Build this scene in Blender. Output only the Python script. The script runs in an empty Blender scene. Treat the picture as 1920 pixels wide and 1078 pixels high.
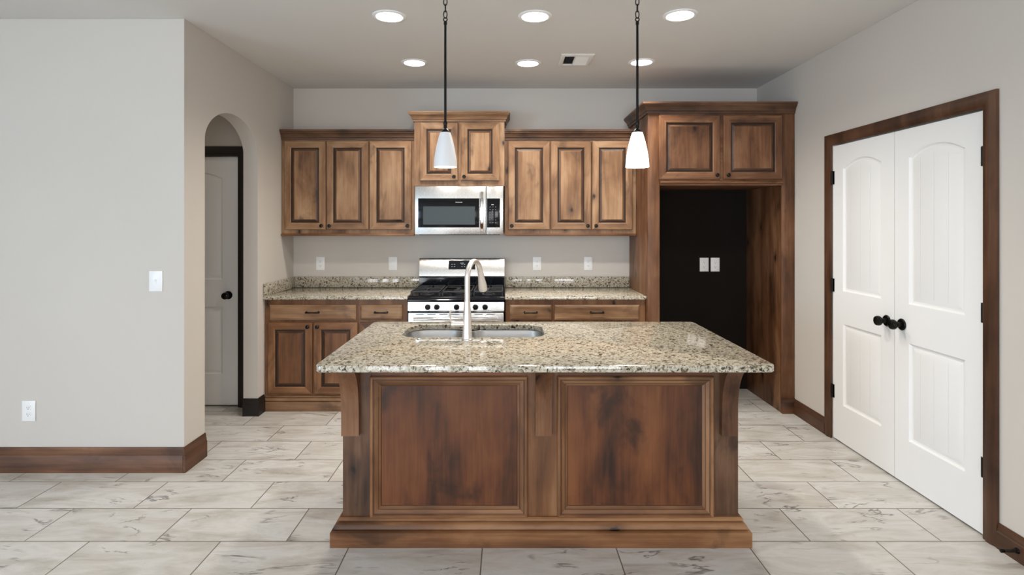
import bpy, bmesh, math, random
from mathutils import Vector, Matrix
random.seed(7)
SC = bpy.context.scene
COL = SC.collection
PI = math.pi

# ------------------------------------------------------------------ camera, world, daylight, exposure
FPX, VX, VY, HC = 1060.0, 952.0, 421.0, 1.479          # focal length / vanishing point in px, eye height
cam_d = bpy.data.cameras.new('camera')
cam = bpy.data.objects.new('camera', cam_d); COL.objects.link(cam)
cam.location = (0, 0, HC); cam.rotation_euler = (PI / 2, 0, 0)
cam_d.sensor_width = 36; cam_d.lens = FPX / 1920 * 36
cam_d.shift_x = (960 - VX) / 1920; cam_d.shift_y = -(539 - VY) / 1920
cam_d.clip_start = 0.05
SC.camera = cam

w = bpy.data.worlds.new('world'); SC.world = w; w.use_nodes = True
w.node_tree.nodes['Background'].inputs[0].default_value = (0.75, 0.87, 1, 1)
w.node_tree.nodes['Background'].inputs[1].default_value = 1.0

YW, XR, ZC = 5.106, 2.25, 2.71                          # back wall, right wall, ceiling
YF, XL, YREAR, XFAR = 3.38, -1.935, -3.6, -5.2          # partition face, archway wall, rear wall, far left wall

def area(name, loc, rot, sx, sy, power, col, spread=PI):
    l = bpy.data.lights.new(name, 'AREA'); l.shape = 'RECTANGLE'; l.size = sx; l.size_y = sy
    l.energy = power; l.color = col; l.spread = spread
    o = bpy.data.objects.new(name, l); COL.objects.link(o); o.location = loc; o.rotation_euler = rot
    return o
# rear glazing of the living room: (x0, x1, z0, z1)
REAR_WIN = [(-2.85, -1.95, 0.02, 2.1), (-1.72, -1.2, 0.12, 2.1), (-0.97, -0.45, 0.12, 2.1), (0.45, 2.0, 0.75, 2.15)]
DAY, FILL_SIDE = (0.94, 0.96, 1.0), (0.58, 0.78, 1.0)
for i, (x0, x1, z0, z1) in enumerate(REAR_WIN):
    area('daylight', ((x0 + x1) / 2, YREAR - 0.06, (z0 + z1) / 2), (PI / 2, 0, 0), x1 - x0, z1 - z0,
         36 * (x1 - x0) * (z1 - z0), DAY)
ADDED_WIN = (-3.2, -0.6, 0.5, 2.15)                       # y0, y1, z0, z1 of the added window on the far left wall
area('daylight', (XFAR - 0.06, -1.9, 1.325), (0, -PI / 2, 0), 1.65, 2.6, 215, FILL_SIDE)  # added bluish fill from an unseen window, brightens the right wall
area('hall_glow', (-3.3, 4.05, ZC - .03), (0, 0, 0), .15, .15, 3.5, (1, .86, .70))  # added fill lamp without a fixture, lifts the dim hall
CAN_W, CAN_COL = 17.0, (1.0, 0.93, 0.84)
for lx, ly in ((-3.4, 1.2), (-0.9, 0.3), (1.2, 0.3)):   # the living room's own ceiling lights
    l = bpy.data.lights.new('living_room_light', 'SPOT'); l.energy = 42; l.color = (1, .86, .74); l.spot_size = math.radians(150); l.spot_blend = .9; l.shadow_soft_size = .07
    o = bpy.data.objects.new('living_room_light', l); COL.objects.link(o); o.location = (lx, ly, ZC - .02)

vs = SC.view_settings
SC.display_settings.display_device = 'sRGB'
vs.view_transform = 'Standard'; vs.look = 'None'; vs.gamma = 1.0; vs.use_curve_mapping = False
vs.exposure = 0.0
cy = SC.cycles
cy.use_denoising = True
try: cy.denoiser = 'OPENIMAGEDENOISE'
except Exception: pass
cy.max_bounces = 10; cy.diffuse_bounces = 6; cy.glossy_bounces = 4; cy.sample_clamp_indirect = 6
cy.caustics_reflective = False; cy.caustics_refractive = False; cy.blur_glossy = 0.5

# ------------------------------------------------------------------ helpers
def lin(r, g, b):
    f = lambda c: (c / 255) / 12.92 if c / 255 <= 0.04045 else ((c / 255 + 0.055) / 1.055) ** 2.4
    return (f(r), f(g), f(b), 1)
def PX(px, Y): return (px - VX) * Y / FPX               # photo column / row on a plane at depth Y
def PZ(py, Y): return HC - (py - VY) * Y / FPX

class MB:
    """collects shapes; build() links them as ONE mesh object"""
    def __init__(s): s.bm = bmesh.new()
    def _mi(s, faces, mi, smooth=False):
        for f in faces: f.material_index = mi; f.smooth = smooth
    def box(s, x0, x1, y0, y1, z0, z1, bev=0.0, mi=0, seg=2):
        vs_ = [s.bm.verts.new((x, y, z)) for x in (x0, x1) for y in (y0, y1) for z in (z0, z1)]
        q = [(0, 1, 3, 2), (4, 6, 7, 5), (0, 4, 5, 1), (2, 3, 7, 6), (0, 2, 6, 4), (1, 5, 7, 3)]
        fs = [s.bm.faces.new([vs_[i] for i in f]) for f in q]
        s._mi(fs, mi)
        if bev > 0:
            es = list({e for f in fs for e in f.edges})
            r = bmesh.ops.bevel(s.bm, geom=es, offset=bev, segments=seg, affect='EDGES', profile=0.5)
            s._mi(r['faces'], mi)
        return s
    def prism(s, pts, a0, a1, mp, mi=0, smooth=False):
        """closed polygon pts (u,v) extruded from a0 to a1; mp(u,v,a) -> xyz"""
        A = [s.bm.verts.new(mp(u, v, a0)) for u, v in pts]; B = [s.bm.verts.new(mp(u, v, a1)) for u, v in pts]
        n = len(pts); fs = [s.bm.faces.new(A[::-1]), s.bm.faces.new(B)]
        sd = [s.bm.faces.new((A[i], A[(i + 1) % n], B[(i + 1) % n], B[i])) for i in range(n)]
        s._mi(fs, mi); s._mi(sd, mi, smooth)
        return s
    def lathe(s, prof, c=(0, 0, 0), axis='Z', seg=24, mi=0, smooth=True):
        """prof: (radius, height) from one end to the other; closed on the axis where radius is 0"""
        rings = []
        for r, h in prof:
            ring = []
            for k in range(seg if r > 1e-6 else 1):
                a = 2 * PI * k / seg; u, v = r * math.cos(a), r * math.sin(a)
                p = {'Z': (u, v, h), 'Y': (u, h, v), 'X': (h, u, v)}[axis]
                ring.append(s.bm.verts.new((c[0] + p[0], c[1] + p[1], c[2] + p[2])))
            rings.append(ring)
        for A, B in zip(rings, rings[1:]):
            for k in range(seg):
                a0, a1 = A[k % len(A)], A[(k + 1) % len(A)]; b0, b1 = B[k % len(B)], B[(k + 1) % len(B)]
                f = [v for i, v in enumerate((a0, a1, b1, b0)) if v not in (a0, a1, b1, b0)[:i]]
                if len(f) > 2:
                    fc = s.bm.faces.new(f); fc.smooth = smooth; fc.material_index = mi
        return s
    def tube(s, pts, rad, seg=12, mi=0, closed=False, cap=True):
        pts = [Vector(p) for p in pts]; n = len(pts)
        rads = rad if isinstance(rad, (list, tuple)) else [rad] * n
        rings = []; up = None
        for i, p in enumerate(pts):
            if closed: d = (pts[(i + 1) % n] - pts[i - 1]).normalized()
            else: d = ((pts[min(i + 1, n - 1)] - p).normalized() + (p - pts[max(i - 1, 0)]).normalized()).normalized()
            if up is None: up = Vector((0, 0, 1)) if abs(d.z) < .9 else Vector((1, 0, 0))
            x = d.cross(up).normalized(); up = x.cross(d).normalized()
            rings.append([s.bm.verts.new(p + rads[i] * (math.cos(2 * PI * k / seg) * x + math.sin(2 * PI * k / seg) * up)) for k in range(seg)])
        pr = list(zip(rings, rings[1:])) + ([(rings[-1], rings[0])] if closed else [])
        for A, B in pr:
            for k in range(seg):
                f = s.bm.faces.new((A[k], A[(k + 1) % seg], B[(k + 1) % seg], B[k])); f.smooth = True; f.material_index = mi
        if cap and not closed:
            for R_ in (rings[0][::-1], rings[-1]): f = s.bm.faces.new(R_); f.material_index = mi
        return s
    def sweep(s, path, prof, mp, closed=False, mi=0):
        """profile (offset to the right of travel, height) swept along a 2-D path with mitred corners"""
        n = len(path); rows = []
        def nrm(a, b):
            dx, dy = b[0] - a[0], b[1] - a[1]; L = math.hypot(dx, dy); return (dy / L, -dx / L)
        for i, p in enumerate(path):
            if closed or 0 < i < n - 1:
                n0, n1 = nrm(path[i - 1], p), nrm(p, path[(i + 1) % n])
                bx, by = n0[0] + n1[0], n0[1] + n1[1]; k = 2 / (bx * bx + by * by); m = (bx * k, by * k)
            else: m = nrm(path[0], path[1]) if i == 0 else nrm(path[-2], path[-1])
            rows.append([s.bm.verts.new(mp(p[0] + m[0] * o, p[1] + m[1] * o, h)) for o, h in prof])
        pr = list(zip(rows, rows[1:])) + ([(rows[-1], rows[0])] if closed else [])
        m_ = len(prof); fs = []
        for A, B in pr:
            for k in range(m_): fs.append(s.bm.faces.new((A[k], A[(k + 1) % m_], B[(k + 1) % m_], B[k])))
        if not closed: fs += [s.bm.faces.new(rows[0][::-1]), s.bm.faces.new(rows[-1])]
        s._mi(fs, mi)
        return s
    def rings(s, loops, mis=None, cap_first=False, cap_last=False, smooth=False):
        """loft through loops of equally many 3-D points; mis gives a material per band"""
        R_ = [[s.bm.verts.new(p) for p in L] for L in loops]; n = len(R_[0])
        for j, (A, B) in enumerate(zip(R_, R_[1:])):
            for k in range(n):
                f = s.bm.faces.new((A[k], A[(k + 1) % n], B[(k + 1) % n], B[k])); f.smooth = smooth
                m = mis[j] if mis else 0; f.material_index = m(k) if callable(m) else m
        if cap_first: s.bm.faces.new(R_[0][::-1])
        if cap_last: f = s.bm.faces.new(R_[-1]); f.material_index = (mis[-1](0) if callable(mis[-1]) else mis[-1]) if mis else 0
        return s
    def fill(s, loops, mi=0):
        """flat face bounded by an outer loop and holes"""
        es = []
        for L in loops:
            v = [s.bm.verts.new(p) for p in L]
            es += [s.bm.edges.new((v[i], v[(i + 1) % len(v)])) for i in range(len(v))]
        r = bmesh.ops.triangle_fill(s.bm, use_beauty=True, edges=es)
        s._mi([g for g in r['geom'] if isinstance(g, bmesh.types.BMFace)], mi)
        return s
    def build(s, name, mats, parent=None, at=None, sharp=35):
        """mesh given in world space; with at= it is local and the object stands at that world point"""
        if not isinstance(mats, (list, tuple)): mats = [mats]
        bmesh.ops.remove_doubles(s.bm, verts=s.bm.verts, dist=1e-6)
        bmesh.ops.recalc_face_normals(s.bm, faces=s.bm.faces)
        off = Vector((0, 0, 0))
        if parent is not None:
            off = wloc(parent)
        if at is None:
            if parent is not None: bmesh.ops.translate(s.bm, verts=s.bm.verts, vec=-off)
        me = bpy.data.meshes.new(name); s.bm.to_mesh(me); s.bm.free()
        for m in mats: me.materials.append(m)
        me.set_sharp_from_angle(angle=math.radians(sharp))
        o = bpy.data.objects.new(name, me); COL.objects.link(o)
        if parent is not None: o.parent = parent
        if at is not None: o.location = Vector(at) - off
        return o
def wloc(o):
    v = Vector((0, 0, 0))
    while o is not None: v += o.location; o = o.parent
    return v
def tag(o, label, cat, group=None, kind=None):
    o['label'] = label; o['category'] = cat
    if group: o['group'] = group
    if kind: o['kind'] = kind
    return o
def thing(name, label, cat, loc, group=None):
    o = bpy.data.objects.new(name, None); COL.objects.link(o); o.location = loc; o.empty_display_size = .05
    return tag(o, label, cat, group)
def struct(o, label=None):
    o['kind'] = 'structure'
    if label: o['label'] = label
    return o
def copy_tree(o, parent=None):
    c = o.copy(); COL.objects.link(c); c.parent = parent
    for ch in list(o.children): copy_tree(ch, c)
    return c
def rrect(x0, x1, y0, y1, r, seg=6):
    pts = []
    for cx, cy_, a0 in ((x1 - r, y0 + r, -PI / 2), (x1 - r, y1 - r, 0), (x0 + r, y1 - r, PI / 2), (x0 + r, y0 + r, PI)):
        for k in range(seg + 1):
            a = a0 + PI / 2 * k / seg; pts.append((cx + r * math.cos(a), cy_ + r * math.sin(a)))
    return pts
def offset_poly(pts, d):
    """inset of a counter-clockwise convex polygon by d"""
    n = len(pts); out = []
    for i in range(n):
        a, b, c = pts[i - 1], pts[i], pts[(i + 1) % n]
        def nn(p, q):
            dx, dy = q[0] - p[0], q[1] - p[1]; L = math.hypot(dx, dy); return (-dy / L, dx / L)
        n0, n1 = nn(a, b), nn(b, c); bx, by = n0[0] + n1[0], n0[1] + n1[1]; k = 2 / (bx * bx + by * by)
        out.append((b[0] + bx * k * d, b[1] + by * k * d))
    return out
def text_mesh(name, body, size, mat, parent, at, rot=(PI / 2, 0, 0), depth=0.0006):
    cu = bpy.data.curves.new(name, 'FONT'); cu.body = body; cu.size = size; cu.extrude = depth
    cu.align_x = 'CENTER'; cu.align_y = 'CENTER'
    t = bpy.data.objects.new(name, cu); me = bpy.data.meshes.new_from_object(t)
    bpy.data.objects.remove(t); bpy.data.curves.remove(cu)
    me.materials.append(mat)
    o = bpy.data.objects.new(name, me); COL.objects.link(o); o.parent = parent
    o.location = Vector(at) - wloc(parent); o.rotation_euler = rot
    return o

# ------------------------------------------------------------------ materials
class NT:
    def __init__(s, name):
        s.m = bpy.data.materials.new(name); s.m.use_nodes = True; s.t = s.m.node_tree
        s.b = s.t.nodes['Principled BSDF']
    def n(s, typ, **kw):
        nd = s.t.nodes.new(typ)
        for k, v in kw.items():
            if k.startswith('i_'):
                key = k[2:]; key = int(key) if key.isdigit() else key.replace('_', ' ')
                s.set(nd.inputs[key], v)
            else: setattr(nd, k, v)
        return nd
    def set(s, sock, v):
        if isinstance(v, bpy.types.NodeSocket): s.t.links.new(v, sock)
        else: sock.default_value = v
    def math(s, op, a, b=None, c=None):
        nd = s.n('ShaderNodeMath', operation=op); s.set(nd.inputs[0], a)
        if b is not None: s.set(nd.inputs[1], b)
        if c is not None: s.set(nd.inputs[2], c)
        return nd.outputs[0]
    def mix(s, f, a, b, bt='MIX'):
        nd = s.n('ShaderNodeMix', data_type='RGBA', blend_type=bt)
        s.set(nd.inputs[0], f); s.set(nd.inputs[6], a); s.set(nd.inputs[7], b); return nd.outputs[2]
    def ramp(s, f, stops, interp='LINEAR'):
        nd = s.n('ShaderNodeValToRGB'); nd.color_ramp.interpolation = interp; e = nd.color_ramp.elements
        while len(e) < len(stops): e.new(0.5)
        for el, (p, c) in zip(e, stops): el.position = p; el.color = c if len(c) == 4 else (*c, 1)
        s.set(nd.inputs[0], f); return nd.outputs[0]
    def noise(s, vec, scale, detail=3, rough=.55, dist=0.0, out=0):
        nd = s.n('ShaderNodeTexNoise'); s.set(nd.inputs['Vector'], vec)
        for k, v in (('Scale', scale), ('Detail', detail), ('Roughness', rough), ('Distortion', dist)): nd.inputs[k].default_value = v
        return nd.outputs[out]
    def maprange(s, v, a, b, c=0.0, d=1.0):
        nd = s.n('ShaderNodeMapRange'); nd.interpolation_type = 'SMOOTHSTEP'
        for i, x in enumerate((v, a, b, c, d)): s.set(nd.inputs[i], x)
        return nd.outputs[0]
    def bump(s, h, dist, strength=1.0):
        nd = s.n('ShaderNodeBump'); s.set(nd.inputs['Height'], h); nd.inputs['Distance'].default_value = dist
        nd.inputs['Strength'].default_value = strength; s.t.links.new(nd.outputs[0], s.b.inputs['Normal'])
    def done(s, color=None, rough=None, metal=None, **kw):
        if color is not None: s.set(s.b.inputs['Base Color'], color)
        if rough is not None: s.set(s.b.inputs['Roughness'], rough)
        if metal is not None: s.set(s.b.inputs['Metallic'], metal)
        for k, v in kw.items(): s.set(s.b.inputs[k.replace('_', ' ')], v)
        return s.m
def K(c): return c if len(c) == 4 else (*c, 1)

def paint(name, col, bump=.0004):
    t = NT(name); v = t.n('ShaderNodeTexCoord').outputs['Object']
    f = t.noise(v, 1.3, 2); c = t.mix(f, K([x * .97 for x in col[:3]]), K([min(1, x * 1.03) for x in col[:3]]))
    t.bump(t.noise(v, 160, 2), bump, .35)
    return t.done(c, .75)
def plain(name, col, rough=.5, metal=0.0, **kw):
    t = NT(name); v = t.n('ShaderNodeTexCoord').outputs['Object']
    f = t.noise(v, 9, 2); c = t.mix(f, K([x * .95 for x in col[:3]]), K([min(1, x * 1.05) for x in col[:3]]))
    return t.done(c, rough, metal, **kw)
def brushed(name, col, rough, along):
    t = NT(name); v = t.n('ShaderNodeTexCoord').outputs['Object']
    mp = t.n('ShaderNodeMapping', i_Vector=v); mp.inputs['Scale'].default_value = along
    f = t.noise(mp.outputs[0], 60, 3)
    t.bump(f, .0002, .25)
    return t.done(t.mix(f, K([x * .93 for x in col[:3]]), K(col)), t.maprange(f, .2, .8, rough * .8, rough * 1.25), 1.0)
def wood(name, axis, dark, mid, light, knots=.5, rough=.42, wear=0.5):
    t = NT(name); tc = t.n('ShaderNodeTexCoord').outputs['Object']
    rnd = t.n('ShaderNodeObjectInfo').outputs['Random']
    off = t.n('ShaderNodeVectorMath', operation='SCALE'); off.inputs[0].default_value = (31.7, 17.3, 23.9); t.set(off.inputs['Scale'], rnd)
    p = t.n('ShaderNodeVectorMath', operation='ADD'); t.set(p.inputs[0], tc); t.set(p.inputs[1], off.outputs[0]); p = p.outputs[0]
    def mapped(al, ac):
        mp = t.n('ShaderNodeMapping', i_Vector=p); sc = [ac] * 3; sc['XYZ'.index(axis)] = al; mp.inputs['Scale'].default_value = sc; return mp.outputs[0]
    fine = t.noise(mapped(1.5, 28), 2.2, 5, .6, .6)
    band = t.noise(mapped(.45, 3.6), 1.6, 3, .55, 1.0)
    soft = t.noise(mapped(2.2, 4.5), 1.2, 3, .55, .4)
    blot = t.noise(mapped(2.4, 4.6), 1.3, 4, .6, .5)
    f = t.math('ADD', t.math('MULTIPLY', band, .45), t.math('ADD', t.math('MULTIPLY', fine, .2), t.math('MULTIPLY', soft, .35)))
    c = t.ramp(f, [(.36, K(dark)), (.49, K(mid)), (.62, K(light))])
    c = t.mix(t.maprange(blot, .54, .74, 0, wear), c, K([x * .32 for x in dark[:3]]))
    c = t.mix(t.math('MULTIPLY', rnd, .25), c, K(dark))
    if knots:
        sp = t.n('ShaderNodeSeparateXYZ', i_0=p); o_ = [i for i in range(3) if 'XYZ'[i] != axis]
        cv = t.n('ShaderNodeCombineXYZ', i_0=t.math('MULTIPLY', t.math('ADD', sp.outputs[o_[0]], sp.outputs[o_[1]]), 4.2), i_1=t.math('MULTIPLY', sp.outputs['XYZ'.index(axis)], 2.3))
        vo = t.n('ShaderNodeTexVoronoi', feature='F1', voronoi_dimensions='2D'); t.set(vo.inputs['Vector'], cv.outputs[0]); vo.inputs['Scale'].default_value = 1.0
        d = t.math('ADD', vo.outputs['Distance'], t.math('MULTIPLY', t.math('SUBTRACT', t.noise(mapped(9, 26), 2.0, 3), .5), .16))
        core = t.maprange(d, .01, .075, .95, 0); halo = t.maprange(d, .02, .22, .55, 0)
        sc_ = t.n('ShaderNodeSeparateColor', i_0=vo.outputs['Color']); sel = t.maprange(sc_.outputs[0], 1 - knots - .02, 1 - knots + .02)
        c = t.mix(t.math('MULTIPLY', halo, sel), c, K([x * .45 for x in dark[:3]]))
        c = t.mix(t.math('MULTIPLY', core, sel), c, K([x * .15 for x in dark[:3]]))
    t.bump(fine, .0006, .2)
    return t.done(c, t.maprange(fine, .2, .8, rough - .05, rough + .1), 0.0, Specular_IOR_Level=.35)

M = {}
M['wall'] = paint('greige wall paint', (.575, .538, .492))
M['ceiling'] = paint('ceiling paint', (.66, .645, .62), .0008)
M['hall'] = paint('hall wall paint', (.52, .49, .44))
M['door'] = paint('white door paint', (.80, .80, .79), .0002)
def stain(key, tones, **kw):
    for ax, k, d in (('Z', 'v', 'upright'), ('X', 'h', 'level'), ('Y', 'y', 'depthwise')):
        M[key + '_' + k] = wood(f'{key} stained alder {d} grain', ax, *tones, **kw)
stain('wood', ((.095, .042, .019), (.240, .128, .062), (.40, .248, .138)), knots=.22, wear=.6)       # wall cabinets, drawers
stain('deep', ((.026, .009, .0038), (.132, .040, .0115), (.225, .080, .025)), knots=.5, wear=.75)   # island, refrigerator surround, crowns
stain('aged', ((.030, .014, .0075), (.090, .042, .021), (.185, .098, .052)), knots=.5, wear=.7)      # crowns, glazed bevels, island corners
stain('tall', ((.045, .018, .008), (.155, .065, .028), (.27, .135, .066)), knots=.55, wear=.65)     # refrigerator surround
stain('base', ((.075, .030, .012), (.185, .079, .031), (.31, .155, .070)), knots=.3, wear=.6)        # base cabinets
M['glaze'] = plain('dark brown glaze', (.022, .009, .0045), .5)
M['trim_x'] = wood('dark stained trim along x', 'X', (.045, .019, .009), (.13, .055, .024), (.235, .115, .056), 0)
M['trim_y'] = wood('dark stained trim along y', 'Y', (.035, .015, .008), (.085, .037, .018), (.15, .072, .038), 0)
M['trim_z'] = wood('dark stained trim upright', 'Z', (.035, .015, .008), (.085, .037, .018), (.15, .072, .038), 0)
M['espresso'] = plain('espresso hall trim', (.008, .005, .004), .45)
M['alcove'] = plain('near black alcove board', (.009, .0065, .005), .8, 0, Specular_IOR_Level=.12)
M['black'] = plain('oil rubbed black metal', (.006, .0055, .005), .32, .6)
M['iron'] = plain('cast iron', (.012, .012, .013), .5)
M['enamel'] = plain('black enamel', (.004, .005, .008), .08)
M['glass_black'] = plain('black glass', (.003, .003, .004), .12, 0, Specular_IOR_Level=.25)
M['mw_window'] = plain('microwave window mesh', (.028, .039, .043), .3, 0, Specular_IOR_Level=.25)
M['steel'] = brushed('brushed stainless', (.74, .73, .71), .26, (1, 30, 30))
M['sink'] = brushed('satin sink steel', (.52, .515, .51), .33, (4, 4, 30))
M['chrome'] = plain('polished chrome', (.85, .85, .85), .10, 1.0)
M['nickel'] = plain('brushed nickel', (.78, .73, .69), .34, .75)
M['plastic'] = plain('white plastic', (.82, .82, .82), .35)
M['slot'] = plain('outlet slot', (.05, .05, .05), .5)
M['ivory'] = plain('painted vent metal', (.72, .70, .66), .5)
M['ink'] = plain('pale print', (.55, .57, .6), .5)
M['dim_ink'] = plain('dim grey print', (.30, .31, .33), .5)
M['void'] = plain('dark duct', (.01, .01, .01), .9)

def emis(name, col, st, base=(.9, .9, .9)):
    t = NT(name); return t.done(K(base), .4, 0, Emission_Color=K(col), Emission_Strength=st)
M['lens'] = emis('lit downlight lens', (1, .97, .92), 14)
M['shade_bright'] = emis('lit frosted glass', (1, .96, .9), 2.6)
M['shade_soft'] = emis('softly lit frosted glass', (.95, .97, 1), .10, (.62, .63, .65))
M['bulb'] = emis('bulb', (1, .93, .82), 8)

def granite():
    t = NT('granite'); v = t.n('ShaderNodeTexCoord').outputs['Object']
    wv = t.n('ShaderNodeVectorMath', operation='ADD'); t.set(wv.inputs[0], v)
    nz = t.n('ShaderNodeVectorMath', operation='SCALE'); t.set(nz.inputs[0], t.noise(v, 45, 3, .6, 0, 1)); nz.inputs['Scale'].default_value = .022
    t.set(wv.inputs[1], nz.outputs[0]); p = wv.outputs[0]
    def cells(sc):
        vo = t.n('ShaderNodeTexVoronoi', feature='F1'); t.set(vo.inputs['Vector'], p); vo.inputs['Scale'].default_value = sc
        return t.n('ShaderNodeSeparateColor', i_0=vo.outputs['Color'])
    a = cells(150); b = cells(95)
    c = t.ramp(a.outputs[0], [(0, (.40, .355, .26)), (.3, (.50, .465, .38)), (.55, (.26, .215, .14)), (.75, (.55, .52, .455)), (1, (.23, .19, .12))])
    cl = t.noise(v, 22, 4, .65)
    cl2 = t.noise(p, 95, 3, .6, .5)
    dk = t.math('ADD', t.math('MULTIPLY', b.outputs[1], .42), t.math('ADD', t.math('MULTIPLY', cl, .5), t.math('MULTIPLY', cl2, .7)))
    c = t.mix(t.maprange(dk, .89, .99), c, (.105, .078, .046, 1))
    c = t.mix(t.maprange(dk, 1.02, 1.08), c, (.026, .020, .016, 1))
    c = t.mix(t.maprange(t.noise(v, 34, 2), .58, .72, 0, .5), c, (.25, .24, .215, 1))
    return t.done(c, .065, 0.0, Specular_IOR_Level=.5)
M['granite'] = granite()

def tiles():
    t = NT('stone look floor tile'); v = t.n('ShaderNodeTexCoord').outputs['Object']
    s = t.n('ShaderNodeSeparateXYZ', i_0=v); X, Y = s.outputs[0], s.outputs[1]
    TW, TH = .612, .305
    ry = t.math('DIVIDE', t.math('SUBTRACT', Y, 2.64 - 20 * TH), TH); row = t.math('FLOOR', ry); fy = t.math('FRACT', ry)
    odd = t.math('MODULO', row, 2)
    # even rows (20 = the row starting at y 2.64) carry joints at x .19, odd rows half a tile on
    rx = t.math('ADD', t.math('DIVIDE', t.math('SUBTRACT', X, .19 - 20 * TW), TW), t.math('MULTIPLY', odd, .5))
    colm = t.math('FLOOR', rx); fx = t.math('FRACT', rx)
    ex = t.math('MULTIPLY', t.math('MINIMUM', fx, t.math('SUBTRACT', 1, fx)), TW)
    ey = t.math('MULTIPLY', t.math('MINIMUM', fy, t.math('SUBTRACT', 1, fy)), TH)
    edge = t.math('MINIMUM', ex, ey)
    idv = t.n('ShaderNodeCombineXYZ', i_0=colm, i_1=row)
    wn = t.n('ShaderNodeTexWhiteNoise', noise_dimensions='3D'); t.set(wn.inputs['Vector'], idv.outputs[0])
    off = t.n('ShaderNodeVectorMath', operation='SCALE'); t.set(off.inputs[0], wn.outputs['Color']); off.inputs['Scale'].default_value = 40
    p = t.n('ShaderNodeVectorMath', operation='ADD'); t.set(p.inputs[0], v); t.set(p.inputs[1], off.outputs[0]); p = p.outputs[0]
    rot = t.n('ShaderNodeMapping', i_Vector=p); rot.inputs['Rotation'].default_value = (0, 0, .28); rot.inputs['Scale'].default_value = (.85, 3.2, 1)
    cloud = t.noise(rot.outputs[0], 2.6, 5, .6, .8)
    c = t.ramp(cloud, [(.27, (.36, .335, .295)), (.42, (.50, .475, .435)), (.58, (.61, .60, .575)), (.8, (.46, .44, .40))])
    vein = t.math('ABSOLUTE', t.math('SUBTRACT', t.noise(rot.outputs[0], 1.7, 5, .58, .7), .5))
    vm = t.math('MULTIPLY', t.maprange(vein, .0, .018, 1, 0), t.maprange(t.noise(p, 5, 2), .47, .60))
    c = t.mix(t.math('MULTIPLY', vm, .8), c, (.07, .063, .058, 1))
    vein2 = t.math('ABSOLUTE', t.math('SUBTRACT', t.noise(rot.outputs[0], 3.4, 5, .6, 1.2), .5))
    c = t.mix(t.math('MULTIPLY', t.maprange(vein2, 0, .03, 1, 0), .16), c, (.75, .74, .72, 1))
    c = t.mix(t.math('MULTIPLY', wn.outputs['Value'], .22), c, (.42, .40, .36, 1))
    g = t.maprange(edge, .0018, .0036)
    c = t.mix(g, (.15, .13, .105, 1), c)
    t.bump(t.math('ADD', g, t.math('MULTIPLY', cloud, .15)), .0015, .5)
    return t.done(c, t.maprange(cloud, .2, .8, .28, .42), 0)
M['tile'] = tiles()

def door_planks(axis_w):
    t = NT('white door planked field'); v = t.n('ShaderNodeTexCoord').outputs['Object']
    x = t.n('ShaderNodeSeparateXYZ', i_0=v).outputs[0]
    f = t.math('FRACT', t.math('DIVIDE', x, axis_w)); e = t.math('MULTIPLY', t.math('MINIMUM', f, t.math('SUBTRACT', 1, f)), axis_w)
    t.bump(t.maprange(e, 0, .004), .002, .6)
    return t.done((.80, .80, .79, 1), .6)
M['planks'] = door_planks(.098)

# ------------------------------------------------------------------ the shell
m = MB(); m.box(XFAR, XR + .9, YREAR, YW + .1, -.1, 0); struct(m.build('floor', M['tile']))
m = MB(); m.box(XFAR - .1, XR + .9, YREAR - .1, YW + .1, ZC, ZC + .1); struct(m.build('ceiling', M['ceiling']))
m = MB(); m.box(XL - .11, XR, YW, YW + .1, 0, ZC - .001); struct(m.build('wall_back', M['wall']))
D0, D1, DZ = 2.668, 3.912, 2.02                         # pantry opening along the right wall
m = MB(); m.box(XR, XR + .12, YREAR, D0 - .012, 0, ZC - .001); m.box(XR, XR + .12, D1 + .012, YW + .1, 0, ZC - .001)
m.box(XR, XR + .12, D0 - .012, D1 + .012, DZ + .012, ZC - .001); struct(m.build('wall_right', M['wall']))
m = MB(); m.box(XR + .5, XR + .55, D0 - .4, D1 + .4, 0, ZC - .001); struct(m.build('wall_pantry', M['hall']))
# partition that faces the camera on the left, and the archway wall that runs back from its corner
m = MB(); m.box(XFAR, XL, YF, YF + .11, 0, ZC - .001); struct(m.build('wall_left', M['wall']))
A0, A1, ASP, ARISE = 3.611, 4.373, 2.03, .225
pts = [(YF + .11, 0), (A0, 0)]
hw, mid = (A1 - A0) / 2, (A0 + A1) / 2
for k in range(33):
    a = PI - PI * k / 32
    u = math.cos(a); v = max(0, 1 - abs(u) ** 2.0) ** .56
    pts.append((mid + hw * u, ASP + ARISE * v))
pts += [(A1, 0), (YW, 0), (YW, ZC - .001), (YF + .11, ZC - .001)]
m = MB(); m.prism(pts, XL, XL - .11, lambda u, v, a: (a, u, v)); struct(m.build('wall_archway', M['wall'], sharp=25))
# hall behind the archway
YH = 4.585
HD0, HD1 = -2.951, -2.189
m = MB(); m.box(XFAR, HD0 - .012, YH, YH + .1, 0, ZC - .001); m.box(HD1 + .012, XL - .112, YH, YH + .1, 0, ZC - .001)
m.box(HD0 - .012, HD1 + .012, YH, YH + .1, 2.045, ZC - .001); m.box(HD0 - .012, HD1 + .012, YH + .09, YH + .1, 0, 2.045)
struct(m.build('wall_hall', M['hall']))
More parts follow.
